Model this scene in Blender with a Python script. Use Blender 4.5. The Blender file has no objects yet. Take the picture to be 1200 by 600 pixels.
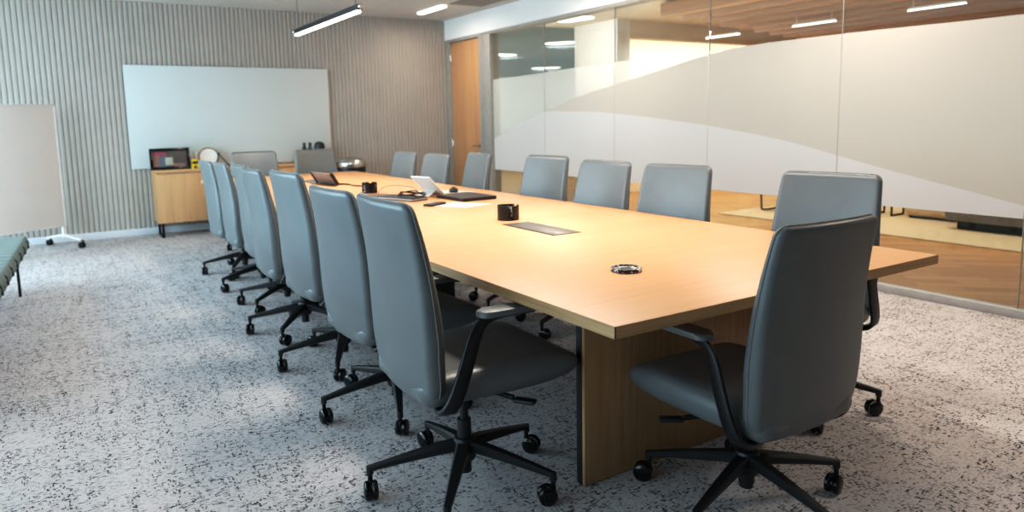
import bpy, bmesh, math, random
from mathutils import Vector, Matrix
random.seed(7)
S = bpy.context.scene
C = S.collection
PI = math.pi

# ------------------------------------------------------------------ materials
MATS = {}
def lin(c):
    return tuple(((v / 255) / 12.92 if v / 255 <= .04045 else ((v / 255 + .055) / 1.055) ** 2.4) for v in c)

def mat(name, rgb, rough=.5, metal=0., spec=.5, vary=.06, scale=18, bump=0., bscale=200, coat=0., emit=None, estr=0.):
    """Principled material whose base colour is broken up by a noise texture."""
    if name in MATS: return MATS[name]
    m = bpy.data.materials.new(name); m.use_nodes = True
    nt = m.node_tree; N = nt.nodes; L = nt.links
    b = N['Principled BSDF']
    c = lin(rgb)
    tc = N.new('ShaderNodeTexCoord')
    nz = N.new('ShaderNodeTexNoise'); nz.inputs['Scale'].default_value = scale; nz.inputs['Detail'].default_value = 4
    L.new(tc.outputs['Object'], nz.inputs['Vector'])
    rp = N.new('ShaderNodeValToRGB')
    rp.color_ramp.elements[0].position = .3; rp.color_ramp.elements[1].position = .7
    rp.color_ramp.elements[0].color = (*[max(0, v * (1 - vary)) for v in c], 1)
    rp.color_ramp.elements[1].color = (*[min(1, v * (1 + vary)) for v in c], 1)
    L.new(nz.outputs['Fac'], rp.inputs['Fac']); L.new(rp.outputs['Color'], b.inputs['Base Color'])
    b.inputs['Roughness'].default_value = rough; b.inputs['Metallic'].default_value = metal
    b.inputs['Specular IOR Level'].default_value = spec
    b.inputs['Coat Weight'].default_value = coat
    if bump:
        n2 = N.new('ShaderNodeTexNoise'); n2.inputs['Scale'].default_value = bscale; n2.inputs['Detail'].default_value = 3
        L.new(tc.outputs['Object'], n2.inputs['Vector'])
        bp = N.new('ShaderNodeBump'); bp.inputs['Strength'].default_value = bump; bp.inputs['Distance'].default_value = .002
        L.new(n2.outputs['Fac'], bp.inputs['Height']); L.new(bp.outputs['Normal'], b.inputs['Normal'])
    if emit:
        b.inputs['Emission Color'].default_value = (*lin(emit), 1); b.inputs['Emission Strength'].default_value = estr
    MATS[name] = m
    return m

def wood(name, dark, light, axis='X', rough=.38, fine=90, spec=.5):
    """Straight-grained veneer: noise stretched along one axis."""
    if name in MATS: return MATS[name]
    m = bpy.data.materials.new(name); m.use_nodes = True
    N = m.node_tree.nodes; L = m.node_tree.links; b = N['Principled BSDF']
    tc = N.new('ShaderNodeTexCoord'); mp = N.new('ShaderNodeMapping')
    s = [fine, fine, fine]; s['XYZ'.index(axis)] = fine * .022
    mp.inputs['Scale'].default_value = s
    L.new(tc.outputs['Object'], mp.inputs['Vector'])
    n1 = N.new('ShaderNodeTexNoise'); n1.inputs['Scale'].default_value = 1.; n1.inputs['Detail'].default_value = 6; n1.inputs['Roughness'].default_value = .65
    L.new(mp.outputs['Vector'], n1.inputs['Vector'])
    mp2 = N.new('ShaderNodeMapping'); s2 = [6, 6, 6]; s2['XYZ'.index(axis)] = .35
    mp2.inputs['Scale'].default_value = s2; L.new(tc.outputs['Object'], mp2.inputs['Vector'])
    n2 = N.new('ShaderNodeTexNoise'); n2.inputs['Scale'].default_value = 1.; n2.inputs['Detail'].default_value = 2
    L.new(mp2.outputs['Vector'], n2.inputs['Vector'])
    ad = N.new('ShaderNodeMath'); ad.operation = 'MULTIPLY_ADD'; ad.inputs[1].default_value = .35
    L.new(n2.outputs['Fac'], ad.inputs[0])
    ml = N.new('ShaderNodeMath'); ml.operation = 'MULTIPLY'; ml.inputs[1].default_value = .65
    L.new(n1.outputs['Fac'], ml.inputs[0]); L.new(ml.outputs[0], ad.inputs[2])
    rp = N.new('ShaderNodeValToRGB')
    rp.color_ramp.elements[0].position = .34; rp.color_ramp.elements[1].position = .62
    rp.color_ramp.elements[0].color = (*lin(dark), 1); rp.color_ramp.elements[1].color = (*lin(light), 1)
    L.new(ad.outputs[0], rp.inputs['Fac']); L.new(rp.outputs['Color'], b.inputs['Base Color'])
    b.inputs['Roughness'].default_value = rough; b.inputs['Specular IOR Level'].default_value = spec
    MATS[name] = m
    return m

def carpet_mat():
    m = bpy.data.materials.new('flecked_carpet'); m.use_nodes = True
    N = m.node_tree.nodes; L = m.node_tree.links; b = N['Principled BSDF']
    tc = N.new('ShaderNodeTexCoord')
    def noise(sx, sy, detail=2, rough=.5, off=0):
        mp = N.new('ShaderNodeMapping'); mp.inputs['Scale'].default_value = (sx, sy, 1); mp.inputs['Location'].default_value = (off, off * 1.7, 0)
        L.new(tc.outputs['Object'], mp.inputs['Vector'])
        n = N.new('ShaderNodeTexNoise'); n.inputs['Scale'].default_value = 1; n.inputs['Detail'].default_value = detail; n.inputs['Roughness'].default_value = rough
        L.new(mp.outputs['Vector'], n.inputs['Vector']); return n.outputs['Fac']
    def ramp(f, a, c):
        r = N.new('ShaderNodeMapRange'); r.inputs['From Min'].default_value = a; r.inputs['From Max'].default_value = c
        L.new(f, r.inputs['Value']); return r.outputs['Result']
    def op(o, x, y):
        n = N.new('ShaderNodeMath'); n.operation = o
        for i, v in enumerate((x, y)):
            if isinstance(v, (int, float)): n.inputs[i].default_value = v
            else: L.new(v, n.inputs[i])
        return n.outputs[0]
    cl = noise(4, 5, 3, .6, 5)              # patches with more or fewer flecks
    stx = noise(2.0, 26, 2, .5, 8)          # worn streaks both ways
    sty = noise(26, 2.0, 2, .5, 21)
    def bias_of(st): return op('ADD', op('MULTIPLY', op('SUBTRACT', cl, .5), .55), op('MULTIPLY', op('SUBTRACT', st, .5), 1.1))
    wob = N.new('ShaderNodeTexNoise'); wob.inputs['Scale'].default_value = 150; wob.inputs['Detail'].default_value = 1
    L.new(tc.outputs['Object'], wob.inputs['Vector'])
    wsep = N.new('ShaderNodeSeparateXYZ'); L.new(wob.outputs['Color'], wsep.inputs[0])
    psep = N.new('ShaderNodeSeparateXYZ'); L.new(tc.outputs['Object'], psep.inputs[0])
    px = op('ADD', psep.outputs['X'], op('MULTIPLY', op('SUBTRACT', wsep.outputs['X'], .5), .010))
    py = op('ADD', psep.outputs['Y'], op('MULTIPLY', op('SUBTRACT', wsep.outputs['Y'], .5), .010))
    def dashes(u, v, lu, lv, seed, dens, st):
        row = op('FLOOR', op('DIVIDE', v, lv), 0)
        col = op('FLOOR', op('ADD', op('DIVIDE', u, lu), op('MULTIPLY', row, .381)), 0)
        cb = N.new('ShaderNodeCombineXYZ'); L.new(col, cb.inputs[0]); L.new(row, cb.inputs[1]); cb.inputs[2].default_value = seed
        wn = N.new('ShaderNodeTexWhiteNoise'); wn.noise_dimensions = '3D'; L.new(cb.outputs[0], wn.inputs['Vector'])
        lim = op('ADD', dens, op('MULTIPLY', bias_of(st), .42))
        return ramp(op('SUBTRACT', lim, wn.outputs['Value']), -.03, .06)
    fa = dashes(px, py, .0145, .0044, 1, .085, stx)
    fb = dashes(py, px, .013, .0044, 2, .075, sty)
    fc = dashes(px, py, .011, .0040, 3, .24, sty)   # paler threads
    fleck = op('MAXIMUM', op('MAXIMUM', fa, fb), op('MULTIPLY', fc, .34))
    pile = noise(420, 420, 2, .6, 1)
    base = N.new('ShaderNodeMix'); base.data_type = 'RGBA'
    base.inputs['A'].default_value = (*lin((186, 179, 177)), 1); base.inputs['B'].default_value = (*lin((220, 213, 211)), 1)
    L.new(ramp(pile, .3, .7), base.inputs['Factor'])
    mx = N.new('ShaderNodeMix'); mx.data_type = 'RGBA'
    L.new(op('MULTIPLY', fleck, .9), mx.inputs['Factor']); L.new(base.outputs['Result'], mx.inputs['A'])
    mx.inputs['B'].default_value = (*lin((40, 40, 44)), 1)
    L.new(mx.outputs['Result'], b.inputs['Base Color'])
    b.inputs['Roughness'].default_value = .95; b.inputs['Specular IOR Level'].default_value = .1
    bp = N.new('ShaderNodeBump'); bp.inputs['Strength'].default_value = .6; bp.inputs['Distance'].default_value = .004
    L.new(op('SUBTRACT', pile, op('MULTIPLY', fleck, .6)), bp.inputs['Height']); L.new(bp.outputs['Normal'], b.inputs['Normal'])
    return m

def herringbone_mat():
    m = bpy.data.materials.new('oak_parquet'); m.use_nodes = True
    N = m.node_tree.nodes; L = m.node_tree.links; b = N['Principled BSDF']
    tc = N.new('ShaderNodeTexCoord'); mp = N.new('ShaderNodeMapping'); mp.inputs['Rotation'].default_value = (0, 0, PI / 4)
    L.new(tc.outputs['Object'], mp.inputs['Vector'])
    br = N.new('ShaderNodeTexBrick'); br.inputs['Scale'].default_value = 1
    br.inputs['Brick Width'].default_value = .6; br.inputs['Row Height'].default_value = .12; br.inputs['Mortar Size'].default_value = .0015
    br.inputs['Color1'].default_value = (*lin((206, 160, 108)), 1); br.inputs['Color2'].default_value = (*lin((184, 136, 86)), 1)
    br.inputs['Mortar'].default_value = (*lin((120, 84, 50)), 1)
    L.new(mp.outputs['Vector'], br.inputs['Vector'])
    mp2 = N.new('ShaderNodeMapping'); mp2.inputs['Scale'].default_value = (2, 50, 1); L.new(mp.outputs['Vector'], mp2.inputs['Vector'])
    nz = N.new('ShaderNodeTexNoise'); nz.inputs['Scale'].default_value = 1; nz.inputs['Detail'].default_value = 4
    L.new(mp2.outputs['Vector'], nz.inputs['Vector'])
    mx = N.new('ShaderNodeMix'); mx.data_type = 'RGBA'; mx.blend_type = 'MULTIPLY'
    rp = N.new('ShaderNodeValToRGB'); rp.color_ramp.elements[0].color = (.75, .72, .7, 1); rp.color_ramp.elements[1].color = (1.05, 1.05, 1.05, 1)
    L.new(nz.outputs['Fac'], rp.inputs['Fac']); mx.inputs['Factor'].default_value = 1
    L.new(br.outputs['Color'], mx.inputs['A']); L.new(rp.outputs['Color'], mx.inputs['B']); L.new(mx.outputs['Result'], b.inputs['Base Color'])
    b.inputs['Roughness'].default_value = .4
    return m

def glass_mat(name='clear_glass', tint=(.93, .97, .96), refl=.10):
    m = bpy.data.materials.new(name); m.use_nodes = True
    N = m.node_tree.nodes; L = m.node_tree.links; N.remove(N['Principled BSDF']); o = N['Material Output']
    t = N.new('ShaderNodeBsdfTransparent'); t.inputs['Color'].default_value = (*tint, 1)
    g = N.new('ShaderNodeBsdfGlossy'); g.inputs['Roughness'].default_value = .02
    lw = N.new('ShaderNodeLayerWeight'); lw.inputs['Blend'].default_value = .25
    ml = N.new('ShaderNodeMath'); ml.operation = 'MULTIPLY_ADD'; ml.inputs[1].default_value = .35; ml.inputs[2].default_value = refl * .3
    L.new(lw.outputs['Fresnel'], ml.inputs[0])
    mx = N.new('ShaderNodeMixShader'); L.new(ml.outputs[0], mx.inputs[0]); L.new(t.outputs[0], mx.inputs[1]); L.new(g.outputs[0], mx.inputs[2])
    L.new(mx.outputs[0], o.inputs['Surface'])
    return m

def film_mat(name, rgb, clear):
    """Frosted vinyl: diffuse front, light coming through from behind, partly clear."""
    m = bpy.data.materials.new(name); m.use_nodes = True
    N = m.node_tree.nodes; L = m.node_tree.links; N.remove(N['Principled BSDF']); o = N['Material Output']
    c = (*lin(rgb), 1)
    d = N.new('ShaderNodeBsdfDiffuse'); t = N.new('ShaderNodeBsdfTranslucent'); p = N.new('ShaderNodeBsdfTransparent')
    tc = N.new('ShaderNodeTexCoord'); nz = N.new('ShaderNodeTexNoise'); nz.inputs['Scale'].default_value = .8
    L.new(tc.outputs['Object'], nz.inputs['Vector'])
    mc = N.new('ShaderNodeMix'); mc.data_type = 'RGBA'; mc.inputs['A'].default_value = tuple(v * .95 for v in c[:3]) + (1,); mc.inputs['B'].default_value = c
    L.new(nz.outputs['Fac'], mc.inputs['Factor'])
    L.new(mc.outputs['Result'], d.inputs['Color']); L.new(mc.outputs['Result'], t.inputs['Color'])
    m1 = N.new('ShaderNodeMixShader'); m1.inputs[0].default_value = .10
    L.new(d.outputs[0], m1.inputs[1]); L.new(t.outputs[0], m1.inputs[2])
    m2 = N.new('ShaderNodeMixShader'); m2.inputs[0].default_value = clear
    L.new(m1.outputs[0], m2.inputs[1]); L.new(p.outputs[0], m2.inputs[2])
    gl = N.new('ShaderNodeBsdfGlossy'); gl.inputs['Roughness'].default_value = .5
    m3 = N.new('ShaderNodeMixShader'); m3.inputs[0].default_value = .02
    L.new(m2.outputs[0], m3.inputs[1]); L.new(gl.outputs[0], m3.inputs[2])
    L.new(m3.outputs[0], o.inputs['Surface'])
    return m

def marble_mat():
    m = bpy.data.materials.new('black_white_marble'); m.use_nodes = True
    N = m.node_tree.nodes; L = m.node_tree.links; b = N['Principled BSDF']
    tc = N.new('ShaderNodeTexCoord'); n = N.new('ShaderNodeTexNoise'); n.inputs['Scale'].default_value = 55; n.inputs['Detail'].default_value = 5; n.inputs['Distortion'].default_value = 1.5
    L.new(tc.outputs['Object'], n.inputs['Vector'])
    r = N.new('ShaderNodeValToRGB'); r.color_ramp.elements[0].position = .52; r.color_ramp.elements[1].position = .66
    r.color_ramp.elements[0].color = (.012, .012, .013, 1); r.color_ramp.elements[1].color = (.75, .74, .72, 1)
    L.new(n.outputs['Fac'], r.inputs['Fac']); L.new(r.outputs['Color'], b.inputs['Base Color'])
    b.inputs['Roughness'].default_value = .15
    return m

M_carpet = carpet_mat(); M_parquet = herringbone_mat(); M_glass = glass_mat()
M_marble = marble_mat()
M_leather = mat('grey_leather', (102, 106, 107), rough=.36, spec=.55, vary=.05, scale=9, bump=.12, bscale=420)
M_pipe = mat('seam_piping', (118, 117, 114), rough=.5)
M_black = mat('black_nylon', (24, 25, 27), rough=.42, vary=.15, scale=40, bump=.05, bscale=600)
M_blackgloss = mat('black_gloss', (14, 14, 15), rough=.15, vary=.2)
M_blackmetal = mat('black_metal', (26, 27, 30), rough=.45, metal=.3)
M_chrome = mat('brushed_steel', (205, 203, 200), rough=.25, metal=1.)
M_alu = mat('aluminium_frame', (160, 155, 148), rough=.5, metal=.15)
M_track = mat('floor_track', (172, 170, 170), rough=.5)
M_white = mat('white_paint', (226, 225, 222), rough=.7, vary=.02, scale=3)
M_ceiling = mat('ceiling_tile', (205, 200, 195), rough=.9, vary=.03, scale=60, bump=.1)
M_groove = mat('tile_groove', (120, 116, 112), rough=.9)
M_slat = mat('slat_paint', (172, 164, 156), rough=.62, vary=.03, scale=4)
M_base = mat('baseboard_paint', (205, 207, 210), rough=.6, vary=.02)
M_oak = wood('oak_table_top', (208, 152, 108), (218, 165, 120), 'X', rough=.40)
M_oakedge = wood('oak_edge_band', (150, 118, 82), (184, 150, 108), 'X', rough=.5, fine=120)
M_oakedge_y = wood('oak_edge_band_long', (150, 118, 82), (184, 150, 108), 'Y', rough=.5, fine=120)
M_oakleg = wood('oak_panel_leg', (150, 114, 76), (178, 140, 98), 'Z', rough=.5)
M_cab = wood('oak_credenza', (184, 142, 102), (204, 162, 120), 'Z', rough=.5)
M_cabtop = wood('oak_credenza_top', (184, 142, 102), (204, 162, 120), 'X', rough=.5)
M_door = wood('oak_door', (178, 130, 92), (200, 152, 112), 'Z', rough=.45, fine=60)
M_baffle = wood('walnut_baffle', (158, 128, 106), (180, 150, 128), 'Y', rough=.7, fine=40)
M_board = mat('back_painted_glass', (200, 205, 203), rough=.5, vary=.01, scale=2, spec=.3)
M_felt = mat('mobile_board_face', (228, 221, 215), rough=.6, vary=.02, scale=5)
M_bench = mat('sage_bench_fabric', (120, 130, 126), rough=.8, vary=.06, scale=30, bump=.3, bscale=700)
M_glow = mat('lamp_diffuser', (255, 250, 242), rough=.5, emit=(255, 246, 234), estr=3.5)
M_film_low = film_mat('frosted_film_daylit_white', (210, 206, 203), .02)  # whiter tone of window light on the film, put into the colour
M_film_up = film_mat('frosted_film_backlit', (196, 188, 177), .02)  # beige of lounge light coming through, painted into the film colour
M_film_half = film_mat('frosted_film_sheer', (226, 222, 214), .42)

# ------------------------------------------------------------------ mesh helpers
def finish(name, bm, m, parent=None, angle=35, smooth=True):
    bmesh.ops.recalc_face_normals(bm, faces=bm.faces)
    me = bpy.data.meshes.new(name); bm.to_mesh(me); bm.free()
    for x in (m if isinstance(m, (list, tuple)) else [m]): me.materials.append(x)
    if smooth:
        me.polygons.foreach_set('use_smooth', [True] * len(me.polygons))
        me.set_sharp_from_angle(angle=math.radians(angle))
    o = bpy.data.objects.new(name, me); C.objects.link(o)
    if parent: o.parent = parent
    return o

def B(): return bmesh.new()

def box(bm, c, s, bev=0, mi=0, rot=None, seg=2):
    r = bmesh.ops.create_cube(bm, size=1)
    vs = r['verts']
    mx = Matrix.Translation(c) @ (rot.to_4x4() if rot else Matrix()) @ Matrix.Diagonal((*s, 1))
    bmesh.ops.transform(bm, matrix=mx, verts=vs)
    fs = list({f for v in vs for f in v.link_faces})
    for f in fs: f.material_index = mi
    if bev:
        es = list({e for v in vs for e in v.link_edges})
        bmesh.ops.bevel(bm, geom=es, offset=bev, segments=seg, affect='EDGES', profile=.5)
    return vs

def bx(bm, x0, x1, y0, y1, z0, z1, bev=0, mi=0):
    return box(bm, ((x0 + x1) / 2, (y0 + y1) / 2, (z0 + z1) / 2), (x1 - x0, y1 - y0, z1 - z0), bev, mi)

def frame_of(t, ref=Vector((0, 0, 1))):
    t = t.normalized()
    if abs(t.dot(ref)) > .95: ref = Vector((1, 0, 0))
    a = t.cross(ref).normalized(); return a, t.cross(a).normalized()

def cyl(bm, p0, p1, r0, r1=None, n=20, mi=0):
    p0 = Vector(p0); p1 = Vector(p1); r1 = r0 if r1 is None else r1
    a, b = frame_of(p1 - p0)
    rings = []
    for p, r in ((p0, r0), (p1, r1)):
        rings.append([bm.verts.new(p + (a * math.cos(2 * PI * k / n) + b * math.sin(2 * PI * k / n)) * r) for k in range(n)])
    for k in range(n):
        f = bm.faces.new((rings[0][k], rings[0][(k + 1) % n], rings[1][(k + 1) % n], rings[1][k])); f.material_index = mi
    for rg in rings:
        f = bm.faces.new(rg); f.material_index = mi

def smooth_path(pts, n=6):
    P = [Vector(p) for p in pts]; out = []
    for i in range(len(P) - 1):
        a = P[max(0, i - 1)]; b = P[i]; c = P[i + 1]; d = P[min(len(P) - 1, i + 2)]
        for k in range(n):
            t = k / n
            out.append(.5 * ((2 * b) + (c - a) * t + (2 * a - 5 * b + 4 * c - d) * t * t + (3 * b - a - 3 * c + d) * t ** 3))
    out.append(P[-1]); return out

def tube(bm, pts, r, n=8, mi=0, close=False):
    P = [Vector(p) for p in pts]; rings = []
    a = None; m = len(P)
    for i, p in enumerate(P):
        t = (P[(i + 1) % m] - P[i - 1]) if close else (P[min(i + 1, m - 1)] - P[max(i - 1, 0)])
        t.normalize()
        if a is None: a, _ = frame_of(t)
        a = (a - t * a.dot(t)).normalized(); b = t.cross(a)
        rr = r[i] if isinstance(r, (list, tuple)) else r
        rings.append([bm.verts.new(p + (a * math.cos(2 * PI * k / n) + b * math.sin(2 * PI * k / n)) * rr) for k in range(n)])
    last = m if close else m - 1
    for i in range(last):
        q = rings[(i + 1) % m]
        for k in range(n):
            f = bm.faces.new((rings[i][k], rings[i][(k + 1) % n], q[(k + 1) % n], q[k])); f.material_index = mi
    if not close:
        bm.faces.new(rings[0]); bm.faces.new(rings[-1])

def strap(bm, pts, ws, ts, w0):
    """Flat bar swept along pts: width vector starts as w0 and is carried along."""
    P = [Vector(p) for p in pts]; w = Vector(w0); rings = []
    for i, p in enumerate(P):
        t = (P[min(i + 1, len(P) - 1)] - P[max(i - 1, 0)]).normalized()
        w = (w - t * w.dot(t)).normalized(); h = t.cross(w)
        W, T = ws[i] / 2, ts[i] / 2
        c = min(W, T) * .45
        sec = [(-W + c, -T), (W - c, -T), (W, -T + c), (W, T - c), (W - c, T), (-W + c, T), (-W, T - c), (-W, -T + c)]
        rings.append([bm.verts.new(p + w * a + h * b) for a, b in sec])
    for i in range(len(P) - 1):
        for k in range(8):
            bm.faces.new((rings[i][k], rings[i][(k + 1) % 8], rings[i + 1][(k + 1) % 8], rings[i + 1][k]))
    bm.faces.new(rings[0]); bm.faces.new(rings[-1])

def lathe(bm, prof, c=(0, 0, 0), n=32, mi=0):
    rings = []
    for r, z in prof:
        if r < 1e-6: rings.append([bm.verts.new((c[0], c[1], c[2] + z))])
        else: rings.append([bm.verts.new((c[0] + r * math.cos(2 * PI * k / n), c[1] + r * math.sin(2 * PI * k / n), c[2] + z)) for k in range(n)])
    for i in range(len(rings) - 1):
        a, b = rings[i], rings[i + 1]
        for k in range(n):
            k2 = (k + 1) % n
            if len(a) == 1 and len(b) == 1: continue
            if len(a) == 1: f = bm.faces.new((a[0], b[k2], b[k]))
            elif len(b) == 1: f = bm.faces.new((a[k], a[k2], b[0]))
            else: f = bm.faces.new((a[k], a[k2], b[k2], b[k]))
            f.material_index = mi

def prism(bm, poly, axis, d0, d1, mi=0):
    """poly: 2-D outline in the plane across `axis`, extruded between d0 and d1."""
    def P(a, b, d): return {'X': (d, a, b), 'Y': (a, d, b), 'Z': (a, b, d)}[axis]
    v0 = [bm.verts.new(P(a, b, d0)) for a, b in poly]; v1 = [bm.verts.new(P(a, b, d1)) for a, b in poly]
    n = len(poly)
    for k in range(n):
        f = bm.faces.new((v0[k], v0[(k + 1) % n], v1[(k + 1) % n], v1[k])); f.material_index = mi
    for v in (v0, v1):
        f = bm.faces.new(v); f.material_index = mi

def rounded(w, h, r, n=5, cx=0, cy=0):
    out = []
    for sx, sy, a0 in ((1, 1, 0), (-1, 1, 90), (-1, -1, 180), (1, -1, 270)):
        for k in range(n + 1):
            a = math.radians(a0 + 90 * k / n)
            out.append((cx + sx * (w / 2 - r) + r * math.cos(a), cy + sy * (h / 2 - r) + r * math.sin(a)))
    return out

# ------------------------------------------------------------------ scene graph helpers
def tag(o, label=None, cat=None, group=None, kind=None):
    if label: o['label'] = label
    if cat: o['category'] = cat
    if group: o['group'] = group
    if kind: o['kind'] = kind
    return o

def thing(name, label, cat, loc=(0, 0, 0), rz=0., group=None):
    o = bpy.data.objects.new(name, None); C.objects.link(o); o.empty_display_size = .1
    o.location = loc; o.rotation_euler = (0, 0, rz)
    return tag(o, label, cat, group)

def struct(name, bm, m, parent=None, angle=35, label=None):
    o = finish(name, bm, m, parent, angle)
    if parent is None: o['kind'] = 'structure'
    if label: o['label'] = label
    return o

def dup(root, loc, rz, label, group=None):
    """Copy of a thing with copies of its parts and sub-parts."""
    r = root.copy(); C.objects.link(r); r.location = loc; r.rotation_euler = (0, 0, rz)
    r['label'] = label
    if group: r['group'] = group
    for ch in list(root.children):
        c = ch.copy(); C.objects.link(c); c.parent = r
        for g in list(ch.children):
            d = g.copy(); C.objects.link(d); d.parent = c
    return r

# ------------------------------------------------------------------ room numbers (metres; camera stands at x=0, y=0)
XL, XG = -1.75, 4.908           # window wall, glass partition
YB, YF = 9.303, -2.2            # back wall, wall behind the camera
ZC, ZH = 2.678, 2.392           # ceiling, head of door and glass
XE, YE = 15.5, 24.              # far limits of the space beyond the glass

# ------------------------------------------------------------------ the room shell
b = B(); bx(b, XL, XG + .05, YF, YB, -.1, 0); struct('floor', b, M_carpet)
b = B(); bx(b, XG + .05, XE, YF, YE, -.1, -.002); struct('floor_corridor', b, M_parquet)

# ceiling: tiles with narrow grooves between
b = B()
bx(b, XL, XG - .0, YF, YB, ZC + .012, ZC + .1, mi=1)
xs = [XL]; x = .575
while x > XL: x -= .59
x += .59
while x < XG - .2:
    xs.append(x); x += .59
xs.append(XG - .0)
ys = [YF]; y = YF + 1.1
while y < YB - .2:
    ys.append(y); y += 1.18
ys.append(YB)
for i in range(len(xs) - 1):
    for j in range(len(ys) - 1):
        bx(b, xs[i] + .003, xs[i + 1] - .003, ys[j] + .0015, ys[j + 1] - .0015, ZC, ZC + .014)
struct('ceiling', b, [M_ceiling, M_groove])

# back wall with vertical ribs
b = B()
pitch = .0525; n = int((XG - XL) / pitch)
prof = []
DP = .55
for k in range(n + 1):
    x0 = XL + k * pitch
    for dx, dy in ((0, .018), (.006, .018), (.009, .004), (.014, 0), (.044, 0), (.049, .004)):
        if x0 + dx < XG: prof.append((x0 + dx, YB + dy * DP))
poly = [(XL, YB + .15)] + prof + [(XG, YB + .024), (XG, YB + .15)]
prism(b, poly, 'Z', .075, ZC + .05)
struct('wall_back', b, M_slat, angle=25)
b = B(); bx(b, XL, XG - .02, YB - .012, YB + .03, 0, .078, .003); struct('baseboard_back', b, M_base)

# wall behind the camera
b = B(); bx(b, XL - .1, XG, YF - .12, YF, 0, ZC + .05); struct('wall_front', b, mat('charcoal_paint', (92, 92, 94), rough=.8, vary=.02))

# window wall on the left
wy = [-1.9, -.1, 1.7, 3.5, 5.3, 7.1, 8.9]
b = B()
bx(b, XL - .2, XL, YF, wy[0], 0, ZC + .05); bx(b, XL - .2, XL, wy[-1], YB + .1, 0, ZC + .05)
bx(b, XL - .2, XL, wy[0], wy[-1], 0, .12); bx(b, XL - .2, XL, wy[0], wy[-1], 2.55, ZC + .05)
struct('wall_left', b, M_white)
for i in range(len(wy) - 1):
    b = B()
    y0, y1 = wy[i], wy[i + 1]
    for a, c in ((y0, y0 + .035), (y1 - .035, y1)): bx(b, XL - .12, XL - .03, a, c, .12, 2.55, .003)
    for a, c in ((.12, .16), (2.51, 2.55)): bx(b, XL - .12, XL - .03, y0 + .035, y1 - .035, a, c, .003)
    w = struct('window_%d' % (i + 1), b, M_alu)
    b = B(); bx(b, XL - .08, XL - .07, y0 + .035, y1 - .035, .16, 2.51); finish('pane', b, M_glass, w)

# header above the door and the glass
b = B(); bx(b, XG - .06, XG + .10, YF, YB + .1, ZH + .012, ZC + .05); struct('wall_right', b, M_white)
b = B(); bx(b, XG - .05, XG + .09, YF, 8.30, ZH - .022, ZH + .012, .002); struct('trim_1', b, M_alu)

# door in its frame, in the far corner
b = B()
bx(b, XG - .05, XG + .09, 9.215, YB, 0, ZH + .012, .003)
bx(b, XG - .05, XG + .09, 8.305, 8.37, 0, ZH + .012, .003)
bx(b, XG - .05, XG + .09, 8.37, 9.215, ZH - .03, ZH + .012, .003)
struct('trim_2', b, M_alu)
b = B(); bx(b, XG - .012, XG + .035, 8.376, 9.21, .008, ZH - .034, .002); d = struct('door_1', b, M_door)
b = B()
lathe(b, [(0, 0), (.027, 0), (.027, .008), (.012, .01), (.012, .045), (0, .045)], n=20)
bmesh.ops.transform(b, matrix=Matrix.Translation((XG - .012, 8.44, .92)) @ Matrix.Rotation(-PI / 2, 4, 'Y'), verts=b.verts)
tube(b, smooth_path([(XG - .052, 8.44, .92), (XG - .062, 8.46, .92), (XG - .06, 8.50, .92), (XG - .056, 8.57, .918)], 5), .0095, 10)
finish('door_handle', b, M_chrome, d)
b = B()
for z in (.22, .95, 2.15): cyl(b, (XG - .016, 9.213, z - .05), (XG - .016, 9.213, z + .05), .008, n=10)
finish('hinge', b, M_chrome, d)

# glass partition: post, floor channel, panes, film
b = B(); bx(b, XG - .05, XG + .09, 8.075, 8.30, 0, ZH - .02, .004); struct('trim_3', b, M_alu)
b = B(); bx(b, XG - .035, XG + .04, YF, 8.075, 0, .055, .004); struct('trim_4', b, M_track)

joints = [8.075, 6.92, 5.674, 4.42, 3.165, 1.928, .68, -.57, YF + .01]
def interp(tab, y):
    for (y0, z0), (y1, z1) in zip(tab, tab[1:]):
        if y1 <= y <= y0: return z0 + (z1 - z0) * (y0 - y) / (y0 - y1 if y0 != y1 else 1)
    return tab[0][1] if y > tab[0][0] else tab[-1][1]
SHEER = [(8.2, 1.782), (6.9, 1.801), (6.35, 1.817), (5.68, 1.826), (4.9, 1.828), (4.436, 1.829), (-3, 1.829)]
RISE = [(8.2, .978), (7.636, 1.155), (6.886, 1.357), (6.361, 1.488), (5.673, 1.602), (5.245, 1.668), (4.9, 1.722), (4.55, 1.78), (4.149, 1.828), (3.8, 1.839), (3.085, 1.84), (2.5, 1.832), (2.0, 1.82), (-3, 1.74)]
FALL = [(8.2, 1.40), (6.898, 1.357), (5.957, 1.33), (5.178, 1.266), (4.42, 1.181), (3.9, 1.106), (3.625, 1.060), (3.38, 1.008), (3.143, .951), (2.664, .844), (2.276, .765), (1.936, .693), (1.5, .613), (-3, .613)]
ZF = .613
def film(name, parent, m, y0, y1, lo, hi, x):
    b = B(); N_ = 26; prev = None; made = False
    for k in range(N_ + 1):
        y = y0 + (y1 - y0) * k / N_
        a, c = lo(y), hi(y)
        c = max(a, c)
        cur = (bm_v(b, x, y, a), bm_v(b, x, y, c), c - a)
        if prev and (prev[2] > 1e-4 or cur[2] > 1e-4):
            b.faces.new((prev[0], cur[0], cur[1], prev[1])); made = True
        prev = cur
    bmesh.ops.remove_doubles(b, verts=b.verts, dist=1e-5)
    if made: finish(name, b, m, parent, smooth=False)
    else: b.free()
def bm_v(b, x, y, z): return b.verts.new((x, y, z))
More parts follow.
